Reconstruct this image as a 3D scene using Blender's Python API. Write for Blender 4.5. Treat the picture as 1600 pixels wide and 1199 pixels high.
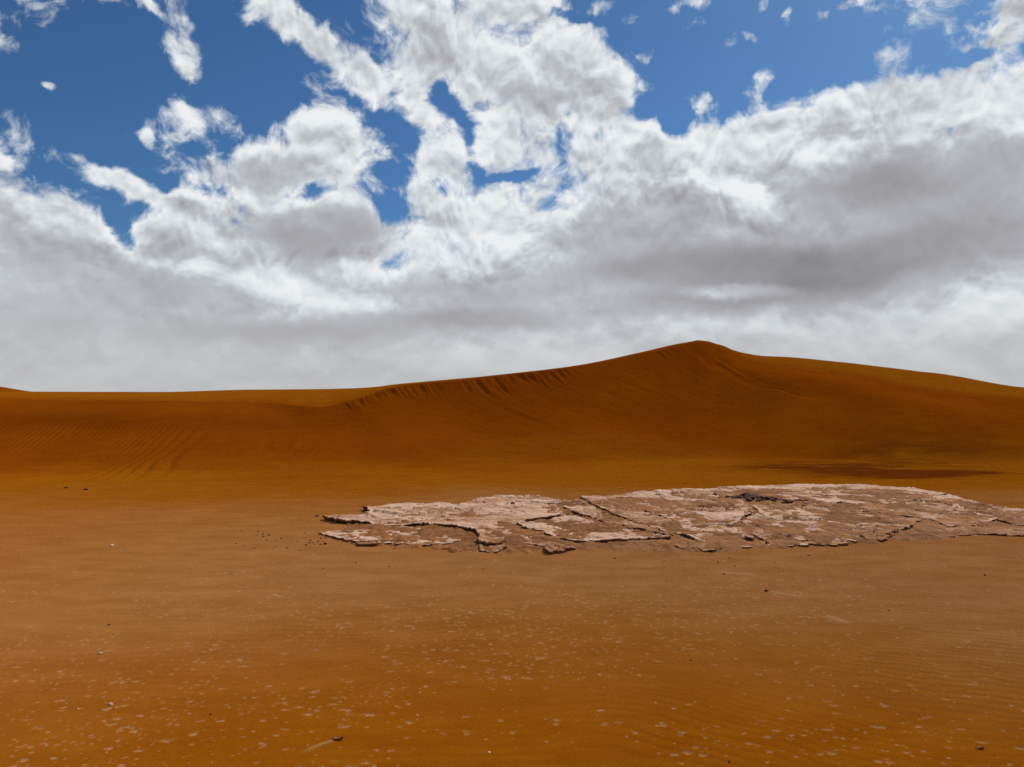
import bpy, bmesh, math, random
import numpy as np
from mathutils import Vector

for _o in list(bpy.data.objects):
    bpy.data.objects.remove(_o, do_unlink=True)
SC = bpy.context.scene
COL = SC.collection

# ------------------------------------------------------------------ camera
FPX = 1155.0            # focal length in photograph pixels (1600 wide, 26 mm equivalent)
CX, HY = 800.0, 620.0   # picture column straight ahead, row of the level horizon
EYE = 1.6
cam_data = bpy.data.cameras.new('camera')
cam_data.sensor_width = 36.0
cam_data.lens = 36.0 * FPX / 1600.0
cam_data.shift_y = (HY - 599.5) / 1600.0
cam_data.clip_start = 0.05
cam_data.clip_end = 20000.0
cam = bpy.data.objects.new('camera', cam_data)
cam.location = (0, 0, EYE)
cam.rotation_euler = (math.radians(90), 0, 0)
COL.objects.link(cam)
SC.camera = cam

# ------------------------------------------------------------------ light
SUN_EL, SUN_AZ = math.radians(41), math.radians(36)     # azimuth clockwise from straight ahead (+Y)
SUN_DIR = Vector((math.sin(SUN_AZ)*math.cos(SUN_EL), math.cos(SUN_AZ)*math.cos(SUN_EL), math.sin(SUN_EL)))
SUN_STRENGTH, SUN_ANGLE, EXPOSURE, SKY_STRENGTH = 4.7, 1.5, 0.0, 0.085
sun_data = bpy.data.lights.new('sun', 'SUN')
sun_data.energy = SUN_STRENGTH
sun_data.angle = math.radians(SUN_ANGLE)
sun_data.color = (1.0, 0.955, 0.89)
sun = bpy.data.objects.new('sun', sun_data)
sun.location = (0, 0, 60)
sun.rotation_euler = SUN_DIR.to_track_quat('Z', 'Y').to_euler()
COL.objects.link(sun)

SC.view_settings.view_transform = 'Standard'
SC.view_settings.look = 'None'
SC.view_settings.exposure = EXPOSURE
SC.view_settings.gamma = 1.0
SC.view_settings.use_curve_mapping = False
SC.render.engine = 'CYCLES'
SC.cycles.max_bounces = 4
SC.cycles.diffuse_bounces = 2
SC.cycles.glossy_bounces = 1
SC.cycles.use_adaptive_sampling = True
SC.cycles.adaptive_threshold = 0.012
SC.cycles.use_denoising = False


class Nodes:
    """Small helper that writes node expressions."""
    def __init__(self, tree):
        self.t = tree
        self.n = tree.nodes
        self.l = tree.links
    def new(self, kind, **props):
        nd = self.n.new(kind)
        for k, v in props.items():
            setattr(nd, k, v)
        return nd
    def put(self, sock, v):
        if isinstance(v, bpy.types.NodeSocket):
            self.l.new(v, sock)
        else:
            sock.default_value = v
    def math(self, op, a, b=0.0, c=0.0, clamp=False):
        nd = self.new('ShaderNodeMath', operation=op, use_clamp=clamp)
        self.put(nd.inputs[0], a); self.put(nd.inputs[1], b)
        if op in ('MULTIPLY_ADD', 'SMOOTH_MIN', 'SMOOTH_MAX'):
            self.put(nd.inputs[2], c)
        return nd.outputs[0]
    def add(self, a, b): return self.math('ADD', a, b)
    def sub(self, a, b): return self.math('SUBTRACT', a, b)
    def mul(self, a, b): return self.math('MULTIPLY', a, b)
    def div(self, a, b): return self.math('DIVIDE', a, b)
    def clamp(self, a): return self.math('ADD', a, 0.0, clamp=True)
    def vec(self, op, a, b=None, scale=None, out=0):
        nd = self.new('ShaderNodeVectorMath', operation=op)
        self.put(nd.inputs[0], a)
        if b is not None: self.put(nd.inputs[1], b)
        if scale is not None: self.put(nd.inputs['Scale'], scale)
        return nd.outputs[out]
    def rng(self, v, a, b, c=0.0, d=1.0, kind='SMOOTHSTEP'):
        nd = self.new('ShaderNodeMapRange', interpolation_type=kind)
        self.put(nd.inputs['Value'], v)
        self.put(nd.inputs['From Min'], a); self.put(nd.inputs['From Max'], b)
        self.put(nd.inputs['To Min'], c); self.put(nd.inputs['To Max'], d)
        return nd.outputs['Result']
    def noise(self, vec, scale, detail=4.0, rough=0.5, lac=2.0, dist=0.0, dims='3D', out=0):
        nd = self.new('ShaderNodeTexNoise', noise_dimensions=dims)
        self.put(nd.inputs['Vector'], vec)
        self.put(nd.inputs['Scale'], scale); self.put(nd.inputs['Detail'], detail)
        self.put(nd.inputs['Roughness'], rough); self.put(nd.inputs['Lacunarity'], lac)
        self.put(nd.inputs['Distortion'], dist)
        return nd.outputs[out]
    def mix(self, f, a, b, blend='MIX'):
        nd = self.new('ShaderNodeMix', data_type='RGBA', blend_type=blend)
        self.put(nd.inputs[0], f); self.put(nd.inputs[6], a); self.put(nd.inputs[7], b)
        return nd.outputs[2]
    def mixf(self, f, a, b):
        nd = self.new('ShaderNodeMix', data_type='FLOAT')
        self.put(nd.inputs[0], f); self.put(nd.inputs[2], a); self.put(nd.inputs[3], b)
        return nd.outputs[0]
    def sep(self, v):
        nd = self.new('ShaderNodeSeparateXYZ'); self.put(nd.inputs[0], v)
        return nd.outputs
    def comb(self, x, y, z):
        nd = self.new('ShaderNodeCombineXYZ')
        for s, v in zip(nd.inputs, (x, y, z)): self.put(s, v)
        return nd.outputs[0]
    def mapping(self, v, loc, rot, scale, kind='TEXTURE'):
        nd = self.new('ShaderNodeMapping', vector_type=kind)
        self.put(nd.inputs['Vector'], v)
        nd.inputs['Location'].default_value = loc
        nd.inputs['Rotation'].default_value = rot
        nd.inputs['Scale'].default_value = scale
        return nd.outputs[0]


# ------------------------------------------------------------------ sky: clear blue air with a broken cumulus deck
# Clouds are laid out as patches of cover given by their direction (azimuth, elevation); the patches are listed by
# the row and column at which each is seen from the place the photograph was taken.
def sky_dir(px, py):
    az = math.atan((px - CX) / FPX)
    el = math.atan((HY - py) / FPX * math.cos(az))
    return az, el

COVER = [  # column, row, radius across, radius up, turn (deg, clockwise), weight
    # central towering mass
    (770, 70, 190, 95, 8, 1.0), (905, 110, 95, 70, 25, .8), (850, 205, 110, 80, 0, .9), (955, 185, 60, 85, -25, .8),
    (1005, 225, 55, 50, 30, .6), (640, 25, 75, 40, 30, .6), (700, 95, 85, 60, 0, .7), (665, 165, 45, 35, 0, .4), (770, 190, 30, 60, 0, .4), (620, 135, 70, 60, 35, .8),
    (645, 175, 45, 35, 0, .4), (860, 5, 95, 26, 0, .6),
    # streak to the upper left
    (428, 12, 42, 40, 0, 1.0), (478, 58, 60, 30, 38, 1.0), (535, 98, 66, 36, 36, 1.05), (567, 130, 36, 34, 40, .6),
    # left centre mass
    (490, 150, 40, 28, 15, .6), (505, 195, 42, 55, 0, .6), (470, 245, 105, 58, -8, .9), (560, 215, 55, 55, 30, .55),
    (430, 275, 70, 40, 0, .6), (690, 240, 48, 62, 25, .9), (640, 265, 75, 55, 0, .35),
    # the long bank below it
    (560, 335, 120, 62, 0, .8), (425, 360, 125, 70, 0, .9), (680, 335, 110, 60, 0, .6), (800, 330, 120, 45, 0, .7),
    (920, 310, 120, 70, -15, .9), (1040, 290, 140, 80, 8, 1.0), (1160, 320, 110, 70, 25, .9),
    # right bank
    (1140, 205, 60, 30, 0, .6), (1210, 225, 120, 52, 10, .8), (1330, 190, 120, 55, -10, .8), (1300, 150, 60, 22, -5, .45),
    (1440, 145, 90, 45, -15, .7), (1530, 150, 110, 60, -15, .8), (1620, 150, 110, 80, -10, .9),
    (1400, 320, 330, 150, -5, 1.1), (1450, 260, 170, 60, 0, .6), (1000, 370, 170, 50, 0, .6), (1190, 140, 18, 38, 5, .7), (1095, 157, 44, 16, 12, .62),
    (1580, 30, 85, 44, -35, 1.5), (1220, 205, 200, 22, 0, .3),
    # left edge
    (20, 345, 95, 66, 10, 1.15), (90, 365, 80, 55, 15, .8), (0, 245, 26, 22, 0, .6), (45, 400, 140, 60, 0, .7),
    # thin streaks on the left
    (130, 262, 95, 24, 17, .75), (220, 296, 105, 22, 16, .85), (300, 325, 65, 24, 0, .75), (325, 268, 55, 18, 22, .75),
    (280, 85, 44, 30, 45, .85), (293, 118, 16, 28, 0, .6), (72, 133, 19, 12, 20, 1.1), (312, 188, 54, 30, 5, .95),
    (290, 36, 18, 20, -35, .5), (238, 8, 24, 12, 40, .55), (224, 212, 14, 14, 0, .6), (175, 5, 30, 8, 10, .28),
    # cumulus heads at the lower left
    (258, 388, 48, 40, 0, .75), (225, 440, 130, 40, 0, .8), (335, 400, 60, 45, 0, .5), (160, 420, 80, 30, 0, .5),
    # scraps at the top right
    (1082, 4, 42, 16, 0, .75), (1228, 26, 13, 28, 20, .85), (1286, 28, 10, 28, -5, .85), (1200, 10, 9, 15, 0, .75),
    (1174, 56, 10, 12, 0, .65), (985, 22, 28, 13, -20, .7), (940, 45, 12, 8, -50, .4), (1330, 2, 40, 9, -10, .75),
    (1525, 15, 10, 6, 0, .3),
    # gaps of blue
    (690, 150, 18, 20, 20, -.6), (716, 176, 34, 16, 25, -.62), (738, 222, 12, 34, -20, -.6), (752, 268, 14, 20, -20, -.55), (660, 128, 14, 18, 0, -.4), (595, 195, 20, 16, 25, -.8), (648, 55, 30, 30, 20, -.45),
    (805, 270, 40, 9, -12, -.7), (878, 205, 14, 60, 0, -.45), (945, 212, 22, 16, 0, -.55), (482, 302, 36, 18, -15, -1.15),
    (590, 268, 30, 14, 10, -.6), (606, 325, 26, 24, 0, -.85), (690, 296, 26, 14, 20, -.6), (625, 215, 30, 14, 30, -.6),
    (340, 330, 55, 24, 0, -.35), (175, 372, 26, 34, -20, -.95), (300, 372, 28, 26, 0, -.5), (880, 20, 60, 9, 12, -.6),
    (1500, 95, 60, 12, -5, -.8), (1240, 195, 22, 12, -40, -.5), (1058, 195, 24, 34, 0, -.9), (570, 190, 14, 26, 30, -.3),
]
SHADE = [  # darker undersides (+) and sunlit tops (-)
    (425, 272, 95, 30, 0, .42), (505, 365, 105, 42, -10, .62), (400, 350, 60, 30, 0, .25), (590, 330, 50, 40, 0, .18),
    (840, 185, 60, 60, 0, .22), (790, 130, 60, 40, 0, .14), (925, 345, 120, 42, 0, .42), (1010, 400, 150, 50, 0, .30),
    (1110, 425, 300, 42, 0, .50), (1390, 405, 300, 52, -6, .58), (1060, 482, 170, 22, 0, .55), (1250, 465, 170, 28, -6, .3),
    (1500, 275, 200, 90, 0, .58), (1290, 300, 170, 46, 0, .50), (1200, 375, 160, 40, 0, .30),
    (720, 465, 160, 26, 0, .42), (760, 500, 150, 17, 0, .52), (470, 520, 190, 20, 0, .42), (620, 510, 200, 20, 0, .25),
    (90, 455, 200, 60, 0, .34), (60, 380, 80, 40, 10, .34), (250, 440, 80, 25, 0, .20), (330, 470, 130, 30, 0, .20),
    (1080, 330, 60, 30, 0, .32), (690, 330, 60, 30, 0, .12), (380, 430, 60, 30, 0, .22), (200, 530, 300, 30, 0, .20),
    (1180, 315, 62, 28, 20, -.75), (1130, 285, 70, 16, 22, -.5), (1150, 462, 80, 13, 0, -.65), (445, 450, 100, 24, 14, -.55), (560, 440, 60, 40, 30, -.2),
    (880, 325, 22, 26, -25, -.3), (1300, 245, 180, 26, -8, -.25), (1560, 205, 90, 22, -10, -.2), (640, 480, 60, 14, 0, -.2),
    (1400, 510, 200, 26, 0, -.25), (820, 565, 150, 22, 0, -.42), (1380, 565, 160, 22, 0, -.18), (1560, 480, 80, 40, 0, -.2),
    (770, 330, 110, 40, 0, -.15), (1215, 245, 110, 30, 0, -.15),
]

world = bpy.data.worlds.new('World')
SC.world = world
world.use_nodes = True
try:
    world.cycles.sampling_method = 'MANUAL'
    world.cycles.sample_map_resolution = 512
except Exception:
    pass
wt = world.node_tree
wt.nodes.clear()


def cloud_noise_group():
    g = bpy.data.node_groups.new('cloud billows', 'ShaderNodeTree')
    g.interface.new_socket('Direction', in_out='INPUT', socket_type='NodeSocketVector')
    g.interface.new_socket('Billow', in_out='OUTPUT', socket_type='NodeSocketFloat')
    g.interface.new_socket('Wisp', in_out='OUTPUT', socket_type='NodeSocketFloat')
    N = Nodes(g)
    gi, go = N.new('NodeGroupInput'), N.new('NodeGroupOutput')
    d = gi.outputs[0]
    s = N.sep(d)
    # stereographic about straight ahead, squeezed a little towards the horizon where cloud is seen edge-on
    zz = N.math('MAXIMUM', s[2], 0.0)
    zz = N.add(zz, N.mul(N.sub(1.0, N.math('EXPONENT', N.mul(zz, -14.0), 0.0)), .10))
    k = N.div(2.0, N.math('MAXIMUM', N.add(1.0, s[1]), .12))
    q = N.comb(N.mul(s[0], k), N.mul(zz, k), 0.0)
    w = N.noise(q, 8.0, 4, .52, dims='2D', out=1)
    q2 = N.vec('ADD', q, N.vec('SCALE', N.vec('SUBTRACT', w, (.5, .5, .5)), scale=.070))
    low = N.noise(q2, 5.0, 2, .5, dims='2D')
    v = N.new('ShaderNodeTexVoronoi', feature='SMOOTH_F1', normalize=True, voronoi_dimensions='2D')
    N.put(v.inputs['Vector'], q2)
    v.inputs['Scale'].default_value = 8.0
    v.inputs['Detail'].default_value = 3.0
    v.inputs['Roughness'].default_value = .54
    v.inputs['Lacunarity'].default_value = 2.3
    v.inputs['Smoothness'].default_value = .22
    soft = N.add(N.mul(N.sub(low, .5), 1.5), N.mul(N.sub(.36, v.outputs['Distance']), 2.5))
    N.l.new(soft, go.inputs[0])
    fine = N.noise(q2, 24.0, 5, .64, dims='2D')
    N.l.new(N.sub(fine, .5), go.inputs[1])
    return g

W = Nodes(wt)
tc = W.new('ShaderNodeTexCoord')
D = W.vec('NORMALIZE', tc.outputs['Generated'])
ds = W.sep(D)
AZ = W.math('ARCTAN2', ds[0], ds[1])
EL = W.math('ARCSINE', ds[2])
P = W.comb(AZ, EL, 0.0)
BG = cloud_noise_group()
def billow(vec):
    g = W.new('ShaderNodeGroup'); g.node_tree = BG
    W.put(g.inputs[0], vec)
    return g.outputs
n0 = billow(D)
up = Vector((0.35*SUN_DIR.x, 0.1, 1.0)).normalized() * 0.0125
n1 = billow(W.vec('NORMALIZE', W.vec('ADD', D, tuple(up))))
# drift the patch outlines so that no patch reads as an ellipse
warp = W.noise(P, 9.0, 4, .6, dims='2D', out=1)
PW = W.vec('ADD', P, W.vec('MULTIPLY', W.vec('SUBTRACT', warp, (.5, .5, .5)), (.05, .042, 0.0)))

pws = W.sep(PW)
def patches(table, start, gain=1.0):
    acc = start
    for (px, py, rx, ry, rot, w) in table:
        az, el = sky_dir(px, py)
        ca, ce = math.cos(az), math.cos(el)
        sx, sy = rx*1.15/FPX*ca*ca, ry*1.15/FPX*ca*ce*ce
        # the running sum rides along as a third coordinate (made negligible by its scale) so that the patches are
        # evaluated one after another instead of all at once, which would need more shader memory than there is
        m = W.mapping(W.comb(pws[0], pws[1], acc), (az, el, 0), (0, 0, -math.radians(rot)), (sx, sy, 1e7))
        r = W.vec('LENGTH', m, out=1)
        acc = W.add(acc, W.rng(r, .25, 1.35, w * gain, 0.0))
    return acc

# overall cover: thick towards the horizon, broken higher up, the same all the way round
behind = W.rng(W.math('ABSOLUTE', AZ), .75, 1.05)                 # outside the part of the sky laid out patch by patch
high = W.rng(EL, .50, .62)
generic = W.math('MAXIMUM', behind, high)
ramp = W.rng(EL, .10, .26, 1.9, -0.62)
gen_c = W.mul(generic, W.add(.55, W.mul(W.sub(W.noise(D, 1.6, 3, .5), .5), 3.2)))
cover = W.add(patches(COVER, ramp), gen_c)
bill = n0[0]
lowness = W.rng(EL, .04, .24, .40, 1.0)
T = W.add(cover, W.add(W.add(W.mul(bill, .98), W.mul(n0[1], 2.1)), .10))
alpha = W.rng(T, -.10, .80)
relief = W.add(W.mul(W.sub(n0[0], n1[0]), 1.7), W.mul(W.sub(n0[1], n1[1]), .62))
thick = W.rng(W.add(W.math('MINIMUM', cover, 1.15), W.add(W.mul(bill, .80), W.mul(n0[1], 1.9))), .05, 1.95, 0.0, W.rng(EL, .04, .24, .24, .42))
shade = patches(SHADE, W.add(W.rng(EL, .06, .24, .115, .03), W.mul(generic, .15)), .62)
calm = W.rng(shade, .12, .45, 1.0, .20)            # the flat grey undersides are smoother
g = W.add(W.add(shade, W.mul(thick, calm)), W.mul(W.sub(1.0, calm), .14))
g = W.sub(g, W.mul(W.mul(relief, lowness), W.mul(calm, .56)))
g = W.clamp(g)
cr = W.new('ShaderNodeValToRGB')
W.put(cr.inputs[0], g)
els = cr.color_ramp.elements
els[0].position, els[0].color = 0.0, (.84, .87, .885, 1)
els[1].position, els[1].color = 1.0, (.226, .230, .245, 1)
for pos, c in ((.18, (.69, .735, .765, 1)), (.40, (.50, .525, .56, 1)), (.70, (.350, .345, .368, 1))):
    e = els.new(pos); e.color = c
cloud = cr.outputs[0]
# dusty air low down
dust = W.rng(EL, .01, .15, .80, 0.0)
cloud = W.mix(dust, cloud, (.485, .483, .492, 1))
sky = W.new('ShaderNodeTexSky', sky_type='NISHITA')
sky.sun_disc = False
sky.sun_elevation = SUN_EL
sky.sun_rotation = SUN_AZ
sky.altitude = 700
sky.air_density, sky.dust_density, sky.ozone_density = 1.0, 0.6, 2.0
clear = W.vec('SCALE', sky.outputs[0], scale=SKY_STRENGTH)
clear = W.vec('MULTIPLY', clear, (.335, .575, .79))
# clouds are in the same units as the clear sky scaled to its background strength
final = W.mix(alpha, clear, cloud)
bg = W.new('ShaderNodeBackground')
W.put(bg.inputs[0], W.vec('SCALE', final, scale=1.0 / SKY_STRENGTH))
bg.inputs[1].default_value = SKY_STRENGTH
wo = W.new('ShaderNodeOutputWorld')
W.l.new(bg.outputs[0], wo.inputs[0])

# ------------------------------------------------------------------ helpers for terrain and things
rs = np.random.RandomState(11)

def tag(o, label=None, cat=None, group=None, kind=None):
    for k, v in (('label', label), ('category', cat), ('group', group), ('kind', kind)):
        if v: o[k] = v
    return o

def smooth(a, b, x):
    t = np.clip((x - a) / (b - a), 0, 1)
    return t * t * (3 - 2 * t)

_perm = rs.rand(256, 256)
def vnoise(x, y):
    """smooth value noise in -1..1"""
    xi, yi = np.floor(x).astype(int), np.floor(y).astype(int)
    fx, fy = x - xi, y - yi
    fx, fy = fx*fx*fx*(fx*(fx*6-15)+10), fy*fy*fy*(fy*(fy*6-15)+10)
    a = _perm[xi & 255, yi & 255]; b = _perm[(xi+1) & 255, yi & 255]
    c = _perm[xi & 255, (yi+1) & 255]; d = _perm[(xi+1) & 255, (yi+1) & 255]
    return ((a*(1-fx)+b*fx)*(1-fy) + (c*(1-fx)+d*fx)*fy) * 2 - 1

def fbm(x, y, octv=4, rough=.5):
    s, a, n = 0, 1, 0
    for i in range(octv):
        s = s + a * vnoise(x * 2**i + 17.3*i, y * 2**i - 9.1*i); n += a; a *= rough
    return s / n

def pchip(x, xp, yp):
    """monotone cubic through (xp, yp); yp may have trailing axes"""
    xp = np.asarray(xp, float); yp = np.asarray(yp, float)
    h = np.diff(xp)
    sh = (-1,) + (1,) * (yp.ndim - 1)
    h_ = h.reshape(sh)
    dl = np.diff(yp, axis=0) / h_
    m = np.zeros_like(yp)
    w1, w2 = 2*h_[1:] + h_[:-1], h_[1:] + 2*h_[:-1]
    with np.errstate(divide='ignore', invalid='ignore'):
        inner = (w1 + w2) / (w1 / dl[:-1] + w2 / dl[1:])
    m[1:-1] = np.where(dl[:-1] * dl[1:] > 0, inner, 0)
    m[0], m[-1] = dl[0], dl[-1]
    x = np.clip(x, xp[0], xp[-1])
    i = np.clip(np.searchsorted(xp, x) - 1, 0, len(xp) - 2)
    t = ((x - xp[i]) / h[i]).reshape((-1,) + (1,) * (yp.ndim - 1))
    hh = h[i].reshape(t.shape)
    return ((1+2*t)*(1-t)**2 * yp[i] + t*(1-t)**2 * hh * m[i] + t*t*(3-2*t) * yp[i+1] + t*t*(t-1) * hh * m[i+1])

def row_z(py, y):
    return EYE + (HY - py) / FPX * y

# ------------------------------------------------------------------ the dune, as sections across it
# every section: its column straight from the camera, the foot's distance, points up the face (row, distance),
# the brink (row, distance), then points beyond the brink
SECTIONS = [
    (-900, 14.0, [(700, 16.4), (668, 18.2), (640, 20.2)], (624, 23.0), [(614, 28)]),
    (-300, 14.4, [(706, 16.8), (676, 18.5), (641, 20.4)], (623, 23.2), [(613, 27.5)]),
    (0,    14.9, [(712, 17.0), (682, 18.5), (644, 20.0)], (624, 21.9), [(612, 26.5)]),
    (250,  14.9, [(711, 17.0), (678, 18.6), (645, 19.9)], (627, 21.5), [(612.5, 26.5)]),
    (400,  14.9, [(706, 17.1), (672, 18.9), (648, 20.0)], (629, 21.6), [(609, 27)]),
    (500,  15.2, [(700, 17.5), (674, 18.8), (654, 19.55)], (636, 20.3), [(608, 26.5)]),
    (560,  15.6, [(695, 17.9), (666, 19.2), (642, 20.0)], (623, 20.6), [(606.5, 26)]),
    (620,  16.0, [(690, 18.2), (650, 19.9), (625, 20.7)], (604, 21.3), [(600.5, 24.5)]),
    (700,  16.6, [(690, 18.6), (650, 20.3), (620, 21.3)], (595.5, 22.0), [(593.5, 23.5)]),
    (760,  17.0, [(690, 18.9), (650, 20.6), (615, 21.85)], (589, 22.6), [(588, 23.6)]),
    (900,  17.6, [(690, 19.3), (650, 21.2), (610, 22.9), (590, 23.55)], (573, 24.1), [(571.5, 25)]),
    (1000, 18.1, [(690, 19.9), (650, 22.0), (610, 23.7), (580, 24.85)], (553.5, 25.75), [(551, 26.8)]),
    (1060, 18.4, [(690, 20.3), (650, 22.6), (610, 24.4), (570, 25.9)], (540, 27.0), [(537.5, 27.9)]),
    (1082, 18.5, [(690, 20.4), (650, 22.8), (610, 24.7), (570, 26.2)], (535.4, 27.5), [(533.6, 28.2)]),
    (1091, 18.55, [(690, 20.5), (650, 22.9), (610, 24.8), (570, 26.3)], (533.4, 27.7), [(532.0, 28.4)]),
    (1104, 18.6, [(690, 20.6), (650, 23.0), (610, 24.95), (572, 26.6)], (535.5, 28.0), [(533.2, 28.7)]),
    (1125, 18.7, [(690, 20.7), (650, 23.2), (610, 25.2), (575, 27.0)], (543, 28.8), [(539, 29.6)]),
    (1165, 18.9, [(690, 20.7), (650, 23.0), (610, 25.2), (580, 26.9)], (562, 28.6), [(552.5, 31.0)]),
    (1230, 18.8, [(690, 20.3), (650, 22.2), (615, 24.0), (592, 25.5)], (574, 28.0), [(558.5, 32.3)]),
    (1320, 18.6, [(690, 20.0), (652, 21.6), (622, 23.1), (604, 24.4)], (587, 27.4), [(567, 33)]),
    (1450, 18.4, [(690, 19.7), (660, 20.9), (637, 22.1)], (613, 25.0), [(581.5, 34)]),
    (1600, 18.2, [(692, 19.6), (664, 21.1), (644, 22.6)], (624, 25.4), [(605, 34.5)]),
    (1900, 18.0, [(694, 19.6), (668, 21.2)], (645, 24.0), [(622, 34)]),
    (2600, 18.0, [(698, 19.6), (680, 21.2)], (655, 24.5), [(640, 32)]),
]
NS, NB = 90, 60
def build_sections():
    cols, tab = [], []
    for (px, foot, face, brink, back) in SECTIONS:
        d = [foot - 2.2, foot] + [p[1] for p in face] + [brink[1]]
        z = [0.0, 0.012] + [row_z(*p) for p in face] + [row_z(*brink)]
        # the foot eases out of the flat; the top of the face stays straight up to the brink
        s = np.linspace(0, 1, NS)
        dd = d[0] + (d[-1] - d[0]) * s
        zz = pchip(dd, d, z)
        bd = [brink[1]] + [p[1] for p in back]
        bz = [row_z(*brink)] + [row_z(*p) for p in back]
        bd += [bd[-1] + 3.0, bd[-1] + 11.0, bd[-1] + 24.0, bd[-1] + 30]
        bz += [bz[-1] - .06, bz[-1] * .62, .02, 0.0]
        db = bd[0] + (bd[-1] - bd[0]) * np.linspace(0, 1, NB + 1)[1:] ** 1.6
        zb = pchip(db, bd, bz)
        cols.append(px)
        tab.append(np.stack([np.concatenate([dd, db]), np.concatenate([zz, zb])], 1))
    return np.array(cols, float), np.array(tab)
SEC_X, SEC_T = build_sections()

def dune_profile(az):
    """distances straight ahead (not along the ray) and heights of the section seen at azimuth az (radians, array)"""
    azc = np.clip(az, math.radians(-62), math.radians(62))
    px = CX + FPX * np.tan(azc)
    prof = pchip(px, SEC_X, SEC_T)
    return prof

def dune_height(x, y):
    x = np.asarray(x, float).ravel(); y = np.asarray(y, float).ravel()
    az = np.arctan2(x, y)
    prof = dune_profile(az)
    azc = np.clip(az, math.radians(-62), math.radians(62))
    r = np.hypot(x, y) * np.cos(azc)
    D, Z = prof[..., 0], prof[..., 1]
    idx = np.clip((D < r[:, None]).sum(1) - 1, 0, D.shape[1] - 2)
    ii = np.arange(len(r))
    d0, d1, z0, z1 = D[ii, idx], D[ii, idx+1], Z[ii, idx], Z[ii, idx+1]
    z = np.where((r > D[:, 0]) & (r < D[:, -1]), z0 + (z1-z0) * np.clip((r-d0)/(d1-d0), 0, 1), 0.0)
    fade = 1 - smooth(math.radians(66), math.radians(100), np.abs(az))
    brink_r = D[:, NS-1]
    return z * fade, r - brink_r, brink_r, D[:, 1]

def ground_swell(x, y):
    """slow undulation of the flat"""
    return .035 * fbm(x*.16 + 3, y*.22, 3) + .012 * fbm(x*.7, y*.9 + 5, 2)

# pale floors of little hollows in the near sand, where the thin sand skin is gone
def hollow_list():
    out = []
    n = 20000
    yy = 2.4 + 5.4 * rs.rand(n) ** .95
    xx = (rs.rand(n) * 2 - 1) * (yy * .80 + .4)
    for x, y in zip(xx, yy):
        dens = .55 + .95 * float(fbm(np.array([x*.9]), np.array([y*1.3 + 40]), 2)[0])
        px = CX + FPX * x / y
        dens *= 1.0 - .60 * smooth(1150, 1500, px)
        dens *= .62 + .38 * smooth(150, 520, px)
        dens *= 1.0 - .80 * smooth(5.2, 7.2, y)
        if rs.rand() > dens: continue
        s = .0048 + .0155 * rs.rand() ** 3.4
        out.append((x, y, s * (1.0 + 1.2 * rs.rand()**2.5), s * (.75 + .4 * rs.rand()), rs.normal(.12 if px < 700 else (-.12 if px > 1000 else 0), .22), .22 + .68 * rs.rand() ** 1.2))
    return out

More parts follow.
